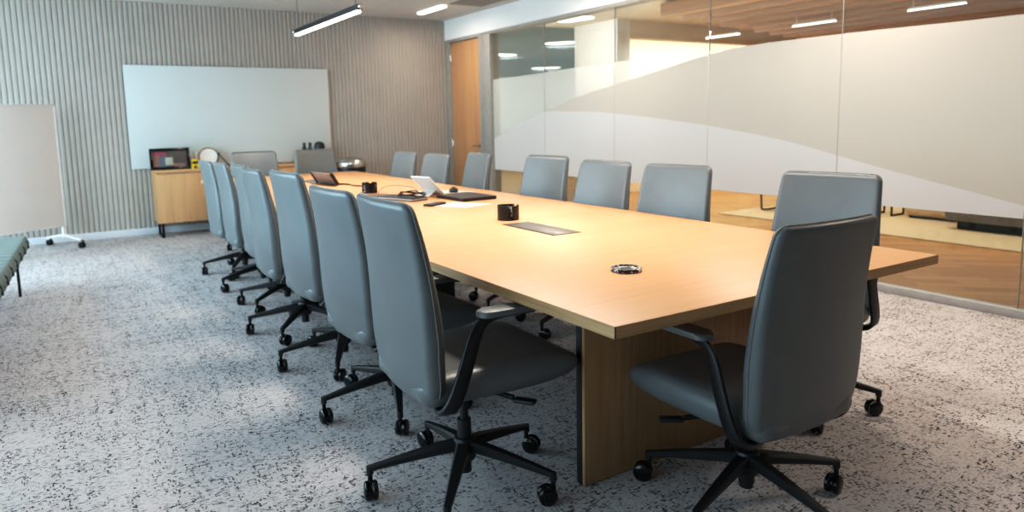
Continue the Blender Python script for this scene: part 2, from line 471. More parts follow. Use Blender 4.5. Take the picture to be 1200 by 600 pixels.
for i in range(len(joints) - 1):
    y1, y0 = joints[i] - .003, joints[i + 1] + .003
    b = B(); bx(b, XG - .006, XG + .006, y0, y1, .05, ZH - .015)
    w = struct('window_%d' % (i + 11), b, M_glass)
    b = B(); bx(b, XG - .007, XG + .007, y0 - .0055, y0 - .0005, .055, ZH - .022); finish('silicone_joint', b, M_alu, w)
    if y1 > 1.0:
        film('frosted_film', w, M_film_low, y0, y1, lambda y: ZF, lambda y: min(interp(FALL, y), interp(RISE, y)), XG - .009)
        film('upper_frosted_film', w, M_film_up, y0, y1, lambda y: max(ZF, interp(FALL, y)), lambda y: interp(RISE, y), XG - .009)
        film('sheer_film', w, M_film_half, y0, y1, lambda y: interp(RISE, y), lambda y: interp(SHEER, y), XG - .009)
    else:
        film('upper_frosted_film', w, M_film_up, y0, y1, lambda y: ZF, lambda y: interp(RISE, y), XG - .009)

# ------------------------------------------------------------------ beyond the glass
M_cbeige = mat('lounge_ceiling', (214, 204, 190), rough=.9, vary=.02, scale=3)
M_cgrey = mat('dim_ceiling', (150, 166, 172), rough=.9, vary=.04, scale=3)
M_lwall = mat('lounge_wall', (214, 210, 200), rough=.8, vary=.02, scale=2)
M_warm = mat('warm_niche', (250, 236, 214), rough=.8, vary=.02, scale=2)
b = B(); bx(b, XG + .10, XE, YF, 9.2, ZC, ZC + .1); struct('ceiling_lounge', b, M_cbeige)
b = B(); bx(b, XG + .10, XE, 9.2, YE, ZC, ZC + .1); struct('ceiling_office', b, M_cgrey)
b = B(); bx(b, XE, XE + .1, YF, YE, 0, ZC + .1); struct('wall_lounge_far', b, M_lwall)
b = B(); bx(b, XL, XE + .1, YE, YE + .1, 0, ZC + .1); struct('wall_office_far', b, M_lwall)
b = B(); bx(b, XG, XE + .1, YF - .12, YF, 0, ZC + .1); struct('wall_lounge_front', b, M_lwall)
b = B(); bx(b, XG - .1, XG + .05, YB + .15, YE, 0, ZC + .1); struct('wall_office_left', b, M_lwall)
b = B(); bx(b, 7.0, 7.25, 8.05, 9.05, 0, ZC); struct('pillar', b, M_white)
b = B(); bx(b, 7.25, XE, 8.06, 8.2, 2.42, ZC); struct('wall_soffit', b, M_cbeige)
b = B(); bx(b, 7.25, XE, 9.05, 9.15, 0, ZC); struct('wall_niche', b, M_warm)
ROWB = 'walnut beams hung below the lounge ceiling'
ords = ['shortest walnut ceiling beam beyond the glass, nearest the white pillar', 'second walnut ceiling beam beyond the glass counted from the white pillar', 'third walnut ceiling beam beyond the glass counted from the white pillar',
        'fourth walnut ceiling beam beyond the glass counted from the white pillar', 'fifth walnut ceiling beam beyond the glass counted from the white pillar', 'sixth walnut ceiling beam beyond the glass counted from the white pillar',
        'seventh walnut ceiling beam beyond the glass counted from the white pillar', 'eighth walnut ceiling beam beyond the glass counted from the white pillar', 'ninth walnut ceiling beam beyond the glass counted from the white pillar',
        'longest walnut ceiling beam beyond the glass, farthest from the white pillar']
for k in range(10):
    x = 6.46 + .50 * k
    b = B(); bx(b, x, x + .15, -1.5, 6.62 + .12 * k, 2.49, ZC - .03, .004)
    tag(finish('ceiling_beam', b, M_baffle), ords[k], 'beam', ROWB)
LL = ['slim white lamp bar hanging under the beams nearest the pillar beyond the glass', 'slim white lamp bar hanging under the beams, middle of the three beyond the glass', 'slim white lamp bar hanging under the beams closest to the upper right photo corner']
for k, (yy) in enumerate((7.22, 5.75, 4.25)):
    t = thing('hanging_lamp', LL[k], 'lamp', (8.28, yy, 2.40), 0, 'lamp bars beyond the glass')
    b = B(); prism(b, rounded(.026, .60, .012), 'Z', .006, .03); finish('housing', b, M_white, t)
    b = B(); prism(b, rounded(.028, .62, .013), 'Z', -.006, .006); finish('diffuser', b, M_glow, t)
    for s in (-.25, .25):
        b = B(); cyl(b, (0, s, .034), (0, s, .277), .003, n=6); finish('wire', b, M_white, t)
OL = [('white oval ceiling light beyond the glass just right of the door, upper one', 8.42, 13.45, .66, 0), ('white oval ceiling light beyond the glass just right of the door, lower one', 12.95, 20.8, .9, 0),
      ('white oval ceiling light beyond the glass left of the white pillar, upper one', 8.15, 10.95, .62, -55), ('white oval ceiling light beyond the glass left of the white pillar, lower one', 11.75, 16.5, .8, -45),
      ('white oval ceiling light beyond the glass right under the white header', 6.40, 8.27, .62, -78)]
for l, x, y, w, a in OL:
    t = thing('ceiling_light', l, 'ceiling light', (x, y, ZC), math.radians(a), 'oval ceiling lights beyond the glass')
    b = B(); prism(b, rounded(w + .03, .33, .155), 'Z', -.012, -.001); finish('frame', b, M_white, t)
    b = B(); prism(b, rounded(w, .30, .145), 'Z', -.02, -.0125); finish('diffuser', b, M_glow, t)
# rug and low seating seen under the film
M_rug = mat('lounge_rug', (216, 196, 168), rough=.95, vary=.1, scale=60, bump=.4)
b = B(); bx(b, 7.2, 9.6, 1.2, 6.3, 0, .012, .004); tag(finish('rug', b, M_rug), 'beige woven rug lying on the parquet beyond the glass', 'rug')
M_sofa = mat('taupe_sofa', (120, 112, 104), rough=.85, vary=.08, scale=30)
t = thing('sofa', 'low taupe sofa standing on the rug beyond the glass', 'sofa', (8.45, 2.7, 0.0125), 0)
b = B(); bx(b, -.45, .45, -1.2, 1.2, .09, .42, .03); finish('base', b, M_sofa, t)
b = B(); bx(b, -.36, .36, -1.1, 1.1, 0, .092); finish('plinth', b, M_black, t)
for s in (-.6, .6):
    b = B(); box(b, (0, s, .50), (.86, 1.16, .17), .05, seg=3); finish('cushion', b, M_sofa, t)
b = B(); bx(b, .2, .45, -1.2, 1.2, .42, .85, .05); finish('backrest', b, M_sofa, t)
M_cream = mat('cream_leather', (196, 172, 138), rough=.6)
t = thing('pouf', 'low cream pouf on the rug beside the taupe sofa', 'pouf', (8.75, 4.30, .0125))
b = B(); box(b, (0, 0, .2), (.5, .62, .34), .05, seg=3); finish('cushion', b, M_cream, t)
b = B(); bx(b, -.2, .2, -.26, .26, 0, .04); finish('plinth', b, M_black, t)
t = thing('side_table', 'small dark framed side table at the rug beyond the glass', 'table', (8.62, 4.86, .0135))
b = B(); bx(b, -.14, .14, -.13, .13, .38, .40, .003); finish('table_top', b, M_cream, t)
for sy in (-.12, .12):
    b = B()
    for a, c in (((-.13, sy, 0), (-.13, sy, .38)), ((.13, sy, 0), (.13, sy, .38)), ((-.13, sy, .01), (.13, sy, .01))): cyl(b, a, c, .012, n=8)
    finish('leg', b, M_blackmetal, t)
t = thing('lounge_chair', 'black sled-base chair beyond the glass, behind the nearest glass-side chair', 'chair', (8.0, 5.80, .018), math.radians(100))
for sx in (-.26, .26):
    b = B(); tube(b, smooth_path([(sx, .28, .40), (sx, .26, .10), (sx, .20, .02), (sx, -.2, .015), (sx, -.26, .08), (sx, -.22, .42)], 6), .012, 8); finish('leg', b, M_blackmetal, t)
b = B(); box(b, (0, .02, .44), (.56, .54, .08), .03, seg=3); finish('seat', b, M_sofa, t)
b = B(); box(b, (0, -.26, .68), (.56, .07, .44), .03, seg=3, rot=Matrix.Rotation(.18, 3, 'X')); finish('backrest', b, M_sofa, t)
t = thing('wall_screen', 'small dark square screen on the office wall beyond the glass', 'screen', (9.05, 15.0, 1.55))
b = B(); bx(b, -.12, .12, 0, .03, -.14, .14, .004); finish('frame', b, M_black, t)
b = B(); bx(b, -.10, .10, -.004, .0, -.12, .12); finish('display', b, M_blackgloss, t)
b = B(); bx(b, XG + .05, 12.5, 15.03, 15.13, 0, 2.3); struct('wall_office_mid', b, mat('pale_green_wall', (196, 208, 204), rough=.8, vary=.02))

# ------------------------------------------------------------------ conference table
TL, TR, YN, YT, ZT, TT = 1.1635, 2.7355, 1.3434, 7.458, .74, .034
tab = thing('conference_table', 'long pale oak conference table ringed by grey chairs', 'table', ((TL + TR) / 2, (YN + YT) / 2, 0))
hw, hl = (TR - TL) / 2, (YT - YN) / 2
b = B(); bx(b, -hw + .002, hw - .002, -hl + .002, hl - .002, ZT - TT, ZT, .0012); finish('tabletop', b, M_oak, tab)
for nm, q in (('edge_band', (-hw, hw, -hl, -hl + .0025)), ('edge_band', (-hw, hw, hl - .0025, hl))):
    b = B(); bx(b, *q, ZT - TT, ZT - .0008); finish(nm, b, M_oakedge, tab)
for q in ((-hw, -hw + .0025, -hl, hl), (hw - .0025, hw, -hl, hl)):
    b = B(); bx(b, *q, ZT - TT, ZT - .0008); finish('edge_band', b, M_oakedge_y, tab)
for yy in (1.827 + .05 - (YN + YT) / 2, 0, -(1.827 + .05 - (YN + YT) / 2)):
    sg = 1 if yy < 0 else -1
    if yy:
        b = B(); bx(b, -.502, .365, *sorted((yy - sg * .05, yy - sg * .034)), .004, ZT - TT, .001)
        p = finish('pedestal', b, M_oakleg, tab)
        b = B(); bx(b, -.503, .366, *sorted((yy - sg * .0338, yy - sg * .004)), .0, ZT - TT - .001, .001); finish('core_panel', b, M_black, p)
    else:
        b = B(); bx(b, -.34, .34, -.05, .05, .0, ZT - TT, .003); finish('pedestal', b, M_black, tab)
b = B(); bx(b, -.28, .28, -2.4, 2.4, .60, .64); finish('cable_tray', b, M_black, tab)
M_hatch = mat('hatch_lid', (120, 112, 106), rough=.35, metal=.3)
for hy in (2.815, 4.70, 6.4):
    b = B(); bx(b, 1.876 - 1.9495, 2.038 - 1.9495, hy - .225 - 4.4006, hy + .225 - 4.4006, ZT - .001, ZT + .0012, .0006); h = finish('cable_hatch', b, M_black, tab)
    b = B(); bx(b, 1.888 - 1.9495, 2.030 - 1.9495, hy - .216 - 4.4006, hy + .216 - 4.4006, ZT + .0010, ZT + .0022, .0005); finish('lid', b, M_hatch, h)

# ------------------------------------------------------------------ the conference chair (faces +y, seat at the table)
def back_halfwidth(z):
    pts = [(.345, .222), (.45, .240), (.58, .246), (.75, .240), (.9, .230), (1.003, .222)]
    for (a, u), (c, v) in zip(pts, pts[1:]):
        if a <= z <= c: w = u + (v - u) * (z - a) / (c - a); break
    else: w = pts[0][1] if z < .345 else pts[-1][1]
    return w
ZB0, ZB1 = .355, 1.003
def outline_w(z):
    w = back_halfwidth(z)
    r = .032; d = ZB1 - z
    if d < r: w = w - r + math.sqrt(max(0, r * r - (r - d) ** 2))
    r = .085; d = z - ZB0
    if d < r: w = w - r + math.sqrt(max(0, r * r - (r - d) ** 2))
    return w
def mid_y(z):
    pts = [(.345, -.200), (.42, -.214), (.52, -.222), (.62, -.226), (.75, -.238), (.88, -.258), (1.003, -.284)]
    P = smooth_path([(0, y, z) for z, y in pts], 6)
    for a, c in zip(P, P[1:]):
        if a.z <= z <= c.z + 1e-6: return a.y + (c.y - a.y) * (z - a.z) / max(1e-6, c.z - a.z)
    return pts[0][1] if z < .4 else pts[-1][1]
def half_t(z):
    pts = [(.345, .024), (.5, .033), (.62, .034), (.8, .026), (1.003, .0185)]
    for (a, u), (c, v) in zip(pts, pts[1:]):
        if a <= z <= c: return u + (v - u) * (z - a) / (c - a)
    return .02
def backrest_bm():
    b = B()
    zs = [ZB0 + d for d in (0, .003, .008, .015, .025, .038, .055, .072, .09)]
    z = .46
    while z < ZB1 - .05: zs.append(z); z += .035
    zs += [ZB1 - d for d in (.045, .032, .022, .014, .008, .003, 0)]
    ds = [0, .0025, .006, .011, .018, .028]
    inner = [-.75, -.5, -.25, 0, .25, .5, .75]
    F, Bk = [], []
    for z in zs:
        w = outline_w(z); T = half_t(z)
        xs = [-w + d for d in ds] + [u * (w - .028) for u in inner] + [w - d for d in reversed(ds)]
        fr, bk = [], []
        for x in xs:
            d = min(w - abs(x), z - ZB0 + 1e-9, ZB1 - z + 1e-9)
            re = .02
            e = 1 if d >= re else math.sqrt(max(0, 1 - (1 - d / re) ** 2))
            curve = .026 * (abs(x) / .245) ** 2
            ym = mid_y(z) + curve
            fr.append(b.verts.new((x, ym + T * e * .9, z))); bk.append(b.verts.new((x, ym - T * e, z)))
        F.append(fr); Bk.append(bk)
    for G_, fl in ((F, False), (Bk, True)):
        for i in range(len(zs) - 1):
            for j in range(len(G_[0]) - 1):
                b.faces.new((G_[i][j], G_[i][j + 1], G_[i + 1][j + 1], G_[i + 1][j]))
    bmesh.ops.remove_doubles(b, verts=b.verts, dist=.00025)
    return b
def backrest_seam_bm():
    b = B(); pts = []
    zs = [ZB0 + (ZB1 - ZB0) * k / 40 for k in range(41)]
    zs = sorted(set(zs + [ZB0 + .01, ZB0 + .03, ZB1 - .003, ZB1 - .01, ZB1 - .02]))
    L_ = [(-outline_w(z), z) for z in zs]; R_ = [(outline_w(z), z) for z in reversed(zs)]
    top = [(x, ZB1) for x in (-.12, -.06, 0, .06, .12)]; bot = [(x, ZB0) for x in (.1, .05, 0, -.05, -.1)]
    for x, z in L_ + top + R_ + bot:
        pts.append((x, mid_y(z) + .026 * (abs(x) / .245) ** 2, z))
    tube(b, pts, .0028, 6, close=True)
    return b
def seat_bm():
    b = B(); ny = 22; rows_t, rows_b = [], []
    y0, y1 = -.235, .340
    ysl = [y0 + d for d in (0, .004, .012, .025, .045)] + [y0 + .045 + (y1 - y0 - .11) * k / 10 for k in range(1, 11)] + [y1 - d for d in (.05, .035, .022, .012, .005, .001, 0)]
    ds = [0, .003, .009, .018, .032]; inner = [-.7, -.35, 0, .35, .7]
    for y in ysl:
        f = (y - y0) / (y1 - y0)
        w = .222 + .028 * min(1, f / .6)
        dfr = y1 - y
        if dfr < .07: w -= .07 - math.sqrt(max(0, .07 ** 2 - (.07 - dfr) ** 2))
        dbk = y - y0
        if dbk < .05: w -= .05 - math.sqrt(max(0, .05 ** 2 - (.05 - dbk) ** 2))
        ztop = .452 + .012 * math.sin(PI * f) + .010 * f
        zbot = .362 + .012 * f + .03 * max(0, (f - .7) / .3) ** 2
        if f > .82: ztop -= .020 * ((f - .82) / .18) ** 2
        zm = (ztop + zbot) / 2; h = (ztop - zbot) / 2
        xs = [-w + d for d in ds] + [u * (w - .032) for u in inner] + [w - d for d in reversed(ds)]
        rt, rb = [], []
        for x in xs:
            d = min(w - abs(x), dfr, dbk)
            re = .036; e = 1 if d >= re else math.sqrt(max(0, 1 - (1 - d / re) ** 2))
            dish = -.012 * max(0, 1 - (x / .2) ** 2) * math.sin(PI * min(1, f * 1.1)) if abs(x) < .2 else 0
            rt.append(b.verts.new((x, y, zm + h * e + dish))); rb.append(b.verts.new((x, y, zm - h * e)))
        rows_t.append(rt); rows_b.append(rb)
    for G_ in (rows_t, rows_b):
        for i in range(len(ysl) - 1):
            for j in range(len(G_[0]) - 1): b.faces.new((G_[i][j], G_[i][j + 1], G_[i + 1][j + 1], G_[i + 1][j]))
    bmesh.ops.remove_doubles(b, verts=b.verts, dist=.0003)
    return b
def arm_bm(s):
    b = B()
    P = smooth_path([(s * .06, -.120, .343), (s * .14, -.150, .343), (s * .215, -.170, .352), (s * .252, -.166, .376), (s * .264, -.148, .42), (s * .266, -.118, .50), (s * .265, -.088, .585), (s * .263, -.058, .628), (s * .262, -.012, .642), (s * .260, .05, .640), (s * .258, .13, .639)], 5)
    n = len(P); ws, ts = [], []
    for i in range(n):
        f = i / (n - 1)
        ws.append(.046 + .008 * math.sin(PI * min(1, f / .7)) if f < .62 else max(.012, .048 - .13 * (f - .62)))
        ts.append(.013 if f > .3 else .018)
    strap(b, P, ws, ts, (0, -1, 0))
    return b
def pad_bm(s):
    b = B(); n = 22; outl = rounded(.070, .275, .033, 6)
    prism(b, outl, 'Z', 0, .018)
    es = [e for e in b.edges if abs(e.verts[0].co.z - e.verts[1].co.z) < 1e-6 and e.verts[0].co.z > .01]
    bmesh.ops.bevel(b, geom=es, offset=.009, segments=3, affect='EDGES', profile=.5)
    bmesh.ops.transform(b, matrix=Matrix.Translation((s * .257, .066, .646)), verts=b.verts)
    return b
def caster_bm():
    b = B()
    for s in (-1, 1):
        r = .032
        pr = [(0, .004), (r * .9, .004), (r, .008), (r, .018), (r * .86, .0225), (r * .5, .0245), (0, .025)]
        t = B(); lathe(t, pr, n=24)
        mx = Matrix.Translation((0, 0, r)) @ Matrix.Rotation(s * PI / 2, 4, 'Y')
        bmesh.ops.transform(t, matrix=mx, verts=t.verts)
        me = bpy.data.meshes.new('tmp'); t.to_mesh(me); t.free(); b.from_mesh(me); bpy.data.meshes.remove(me)
    cyl(b, (-.005, 0, .032), (.005, 0, .032), .024, n=16)
    box(b, (0, .012, .048), (.010, .036, .03), .004)
    cyl(b, (0, .020, .05), (0, .020, .088), .0085, n=12)
    return b
def make_chair(label, loc, rz, star, h, group):
    t = thing('conference_chair', label, 'chair', loc, rz, group)
    # parts that ride up and down with the gas lift
    s_ = finish('seat', seat_bm(), M_leather, t, 60)
    bk = finish('backrest', backrest_bm(), M_leather, t, 70)
    finish('seam_piping', backrest_seam_bm(), M_pipe, bk)
    b = B(); box(b, (0, -.02, .352), (.22, .30, .034), .012); box(b, (0, -.02, .325), (.15, .2, .04), .014); finish('seat_mechanism', b, M_black, t)
    for s in (-1, 1):
        a = finish('armrest', arm_bm(s), M_black, t, 50)
        finish('arm_pad', pad_bm(s), M_leather, a, 50)
        b = B(); tube(b, smooth_path([(s * .09, .02, .352), (s * .16, .045, .350), (s * .215, .075, .345)], 4), .009, 8)
        box(b, (s * .247, .098, .340), (.075, .036, .013), .005, rot=Matrix.Rotation(s * .6, 3, 'Z')); finish('tilt_lever', b, M_black, t)
    b = B(); cyl(b, (0, 0, .155), (0, 0, .335), .0145, n=18); cyl(b, (0, 0, .10), (0, 0, .215), .026, .024, n=22); finish('gas_column', b, M_black, t)
    b = B(); lathe(b, [(0, .052), (.022, .052), (.022, .095), (.036, .10), (.043, .12), (.043, .158), (.036, .178), (.027, .182), (0, .182)], n=28); finish('hub', b, M_black, t)
    for k in range(5):
        b = B(); n = 9
        P = [Vector((0, .030 + .30 * i / (n - 1), .150 - .050 * (i / (n - 1)) ** 1.2)) for i in range(n)]
        strap(b, P, [.050 - .026 * i / (n - 1) for i in range(n)], [.040 - .022 * i / (n - 1) for i in range(n)], (1, 0, 0))
        cyl(b, (0, .328, .082), (0, .328, .108), .0125, .0115, n=14)
        lg = finish('leg', b, M_black, t, 40)
        c = finish('caster', caster_bm(), M_blackgloss, lg, 40)
        c.location = (0, .328, 0); c.rotation_euler = (0, 0, math.radians((112, 188, 275, 337, 35)[k]))
        # the stem of the caster stands under the leg tip: shift the wheel by its trail
        a = c.rotation_euler.z; c.location = (.020 * math.sin(a), .328 - .020 * math.cos(a), 0)
    pose(t, star, h)
    return t
LIFT = ('seat', 'backrest', 'seat_mechanism', 'armrest', 'tilt_lever')
def pose(t, star, h):
    k = 0
    for ch in t.children:
        n = ch.name.split('.')[0]
        if n in LIFT: ch.location.z = h
        elif n == 'gas_column': ch.location.z = h
        elif n == 'leg':
            ch.rotation_euler.z = math.radians(star + 72 * k); k += 1
G_L = 'grey chairs along the window side of the table'
G_R = 'grey chairs along the glass side of the table'
G_F = 'grey chairs at the far end of the table'
rows = [
    # label, x, y, facing (deg from +y), world angle of one leg, lift, group
    ('nearest grey leather chair on the window side, whole seat and armrest in view', 1.115, 2.08, -92, 15.5, .03, G_L),
    ('second-nearest grey leather chair on the window side, half hidden by the nearest one', 1.20, 2.87, -87, 33, .0, G_L),
    ('third-nearest grey leather chair in the window-side row', 1.215, 3.60, -87, 29, .03, G_L),
    ('fourth-nearest grey leather chair in the window-side row, middle of seven', 1.215, 4.30, -90, 14.5, .01, G_L),
    ('grey leather chair in the window-side row, third from the credenza end', 1.30, 5.02, -90, 2.5, .0, G_L),
    ('grey leather chair in the window-side row, second from the credenza end', 1.31, 5.75, -90, 50, -.02, G_L),
    ('grey leather chair in the window-side row, closest to the credenza', 1.31, 6.40, -88, 26, -.03, G_L),
    ('nearest grey leather chair on the glass side, behind the chair at the table head', 2.67, 1.88, 99, 14, .0, G_R),
    ('second-nearest grey leather chair on the glass side of the table', 2.615, 2.77, 97, 54, .0, G_R),
    ('third-nearest grey leather chair on the glass side of the table', 2.60, 3.385, 92, 54, .0, G_R),
    ('fourth-nearest grey leather chair on the glass side, middle of seven', 2.615, 4.015, 94, 54, .01, G_R),
    ('grey leather chair on the glass side, turned in front of the oak door', 2.615, 5.0, 83, 54, .0, G_R),
    ('grey leather chair on the glass side, second from the slatted wall', 2.60, 5.69, 92, 54, -.03, G_R),
    ('grey leather chair on the glass side, closest to the slatted wall', 2.60, 6.37, 92, 54, -.03, G_R),
    ('grey leather chair at the far table end, nearer the picture frame', 1.72, 7.46, 176, 22, -.02, G_F),
    ('grey leather chair at the far table end, nearer the silver lidded bin', 2.40, 7.44, 186, 48, -.02, G_F),
    ('grey leather chair at the near head of the table with its back turned', 1.833, 1.46, -1, 49.5, -.032, 'grey chair at the near head of the table'),
]
proto = None
for lab, x, y, f, st, h, g in rows:
    rz = math.radians(f); star = (st - 90) - f
    if proto is None:
        proto = make_chair(lab, (x, y, 0), rz, star, h, g)
    else:
        c = dup(proto, (x, y, 0), rz, lab, g); pose(c, star, h)

# ------------------------------------------------------------------ things on the table
M_paper = mat('paper', (214, 204, 198), rough=.8, vary=.01)
def flat(name, poly, z0, z1, m, parent=None, bev=0):
    b = B(); prism(b, poly, 'Z', z0, z1); return finish(name, b, m, parent)
t = thing('coaster', 'round black and white marbled coaster lying near the table head', 'coaster', (1.635, 1.83, ZT))
b = B(); lathe(b, [(0, 0), (.052, 0), (.054, .002), (.054, .011), (.052, .013), (.046, .013), (.045, .0105), (0, .0105)], n=40); finish('disc', b, M_marble, t)
def coaster_holder(label, loc, rz, r):
    t = thing('coaster_holder', label, 'coaster holder', loc, rz, 'coaster holders on the table')
    b = B(); n = 60; H = .078
    lathe(b, [(0, 0), (r, 0), (r, .006), (0, .006)], n=40); finish('base', b, M_blackgloss, t)
    b = B()
    for a0, a1 in ((-35, 40), (62, 160), (182, 290)):
        ps = []
        m_ = 16
        for k in range(m_ + 1):
            a = math.radians(a0 + (a1 - a0) * k / m_); ps.append((r * math.cos(a), r * math.sin(a)))
        for k in range(m_, -1, -1):
            a = math.radians(a0 + (a1 - a0) * k / m_); ps.append(((r - .004) * math.cos(a), (r - .004) * math.sin(a)))
        prism(b, ps, 'Z', .006, H)
    finish('wall', b, M_blackgloss, t, 30)
    b = B()
    for k in range(5):
        lathe(b, [(0, .0065 + k * .012), (r - .007, .0065 + k * .012), (r - .006, .0085 + k * .012), (r - .006, .0155 + k * .012), (r - .007, .0175 + k * .012), (0, .0175 + k * .012)], n=36)
    finish('coaster_stack', b, M_marble, t)
    return t
coaster_holder('black slotted coaster holder standing beside the nearest cable hatch', (2.00, 3.17, ZT), math.radians(200), .059)
coaster_holder('black slotted coaster holder standing alone, farther from the table head', (1.965, 5.06, ZT), math.radians(250), .057)

# notebook computer, paper, mouse and the rest of the desk clutter
t = thing('laptop', 'closed dark laptop lying flat between the white stand and the papers', 'laptop', (2.335, 4.235, ZT + .001), math.radians(3))
b = B(); prism(b, rounded(.27, .36, .015), 'Z', 0, .011); finish('base', b, M_black, t)
b = B(); prism(b, rounded(.27, .36, .015), 'Z', .0125, .021); finish('lid', b, mat('laptop_lid', (62, 58, 58), rough=.4, metal=.4), t)
b = B(); tag(flat('paper_sheet', [(2.30, 3.83), (2.075, 3.775), (1.93, 4.02), (2.17, 4.09)], ZT, ZT + .0008, M_paper), 'loose white sheet of paper in front of the closed laptop', 'paper')
tag(flat('paper_pad', [(2.335, 4.735), (2.50, 4.50), (2.61, 4.60), (2.47, 4.82)], ZT + .0006, ZT + .002, M_paper), 'white paper pad lying under the black mouse', 'paper')
b = B()
bmesh.ops.create_uvsphere(b, u_segments=20, v_segments=12, radius=1)
for v in b.verts:
    v.co.z = max(v.co.z, -.25); v.co = Vector((v.co.x * .034 * (1 - .1 * v.co.y), v.co.y * .058, (v.co.z + .25) * .030 * (1 - .15 * v.co.y)))
t = thing('computer_mouse', 'black computer mouse on the white paper pad', 'mouse', (2.465, 4.66, ZT + .0022), math.radians(-32))
finish('body', b, M_black, t)
b = B(); cyl(b, (-.004, .028, .030), (.004, .028, .030), .008, n=14); finish('scroll_wheel', b, M_blackgloss, t)
t = thing('phone', 'black phone lying at the paper edge on the table', 'phone', (1.99, 4.02, ZT + .001), math.radians(-63))
b = B(); prism(b, rounded(.068, .165, .012), 'Z', 0, .011); finish('body', b, M_black, t)
b = B(); prism(b, rounded(.062, .156, .010), 'Z', .0112, .0125); finish('display', b, M_blackgloss, t)
t = thing('notebook', 'dark notebook lying under the cables on the table', 'notebook', (1.965, 4.46, ZT + .0015), math.radians(20))
b = B(); prism(b, rounded(.15, .34, .008), 'Z', 0, .004); prism(b, rounded(.15, .34, .008), 'Z', .016, .020); finish('cover', b, mat('notebook_cover', (44, 44, 52), rough=.5), t)
b = B(); prism(b, rounded(.142, .33, .006), 'Z', .0045, .0155); finish('pages', b, M_paper, t)
b = B()
P = []
for k in range(60):
    a = k / 59 * 2 * PI * 2.4
    P.append((2.02 + (.10 - .0006 * k) * math.cos(a) * .9, 4.42 + (.15 - .001 * k) * math.sin(a), ZT + .027 + .010 * math.sin(a * 1.3) ** 2 + .0003 * k))
tube(b, smooth_path(P, 2), .0045, 8); tag(finish('cable_coil', b, M_blackgloss), 'loosely coiled black cable lying on the dark notebook', 'cable')
b = B(); tube(b, smooth_path([(1.87, 4.66, ZT + .003), (1.87, 4.64, ZT + .05), (1.91, 4.60, ZT + .085), (1.99, 4.54, ZT + .088), (2.08, 4.50, ZT + .065), (2.13, 4.62, ZT + .003)], 6), .0022, 6)
tag(finish('thin_cord', b, mat('grey_cord', (120, 116, 112), rough=.5)), 'thin grey cord arching over the dark notebook', 'cord')
# white tablet stand
t = thing('tablet_stand', 'white folding tablet stand leaning up beside the closed laptop', 'stand', (2.26, 4.53, ZT + .001), math.radians(14))
b = B(); box(b, (-.075, 0, .074), (.012, .20, .205), .005, rot=Matrix.Rotation(math.radians(-47), 3, 'Y'), seg=3); finish('plate', b, M_white, t)
b = B(); P = smooth_path([(-.02, 0, .045), (-.055, 0, .04), (-.10, 0, .02), (-.13, 0, .004)], 5)
strap(b, P, [.11] * len(P), [.008] * len(P), (0, 1, 0)); finish('foot', b, M_white, t)
# dark tablet on a stand, its back to the window side
t = thing('tablet', 'dark grey tablet propped on a low stand at the far part of the table', 'tablet', (1.955, 5.98, ZT + .0016), math.radians(8))
rt_ = Matrix.Rotation(math.radians(-32), 3, 'Y')
b = B(); box(b, (-.040, 0, .058), (.010, .36, .118), .003, rot=rt_); finish('back_shell', b, mat('tablet_back', (128, 118, 114), rough=.4), t)
b = B(); box(b, (-.033, 0, .062), (.006, .385, .122), .002, rot=rt_); finish('display', b, M_blackgloss, t)
for s_ in (-1, 1):
    b = B(); box(b, (-.038, s_ * .187, .056), (.026, .022, .116), .003, rot=rt_); finish('end_cap', b, M_black, t)
b = B(); bx(b, -.03, .075, -.12, .12, 0, .009, .003); finish('stand_foot', b, M_black, t)
b = B(); tube(b, smooth_path([(.07, -.10, .006), (.09, -.22, .006), (.07, -.30, .005), (.10, -.40, .005)], 6), .006, 8); finish('cable', b, M_black, t)

# ------------------------------------------------------------------ back wall: whiteboard, credenza and what stands on it
t = thing('whiteboard', 'wide glass whiteboard mounted on the slatted back wall', 'whiteboard', (1.906, YB - .02, 1.37))
b = B(); bx(b, -1.187, 1.187, -.012, 0, -.594, .594, .003); finish('glass_panel', b, M_board, t)
CX0, CX1, CY0, CY1, CZ0, CZ1 = .915, 2.955, 8.85, 9.275, .165, .768
t = thing('credenza', 'oak credenza on black sled legs under the whiteboard', 'cabinet', ((CX0 + CX1) / 2, (CY0 + CY1) / 2, 0))
w2 = (CX1 - CX0) / 2; d2 = (CY1 - CY0) / 2
b = B(); bx(b, -w2, w2, -d2 + .02, d2, CZ0, CZ1 - .025, .002); finish('carcass', b, M_cab, t)
b = B(); bx(b, -w2 - .004, w2 + .004, -d2 - .004, d2, CZ1 - .024, CZ1, .002); finish('top', b, M_cabtop, t)
nd = 4; dw = 2 * w2 / nd
for k in range(nd):
    x0 = -w2 + k * dw
    b = B(); bx(b, x0 + .003, x0 + dw - .003, -d2, -d2 + .0195, CZ0 + .003, CZ1 - .042, .0015); dd = finish('door', b, M_cab, t)
    b = B(); bx(b, x0 + .02, x0 + dw - .02, -d2 - .0015, -d2 + .006, CZ1 - .047, CZ1 - .040, .001); finish('finger_pull', b, M_oakleg, dd)
for sx in (-w2 + .04, 0, w2 - .04):
    b = B(); pts = [(-d2 + .04, CZ0), (-d2 + .04, .008), (d2 - .05, .008), (d2 - .05, CZ0)]
    for (ya, za), (yb_, zb_) in zip(pts, pts[1:]):
        bx(b, sx - .014, sx + .014, min(ya, yb_) - .008, max(ya, yb_) + .008, min(za, zb_) - .008, max(za, zb_) + (.0 if za != zb_ else .008))
    finish('leg', b, M_blackmetal, t)
ZCB = CZ1 + .0005
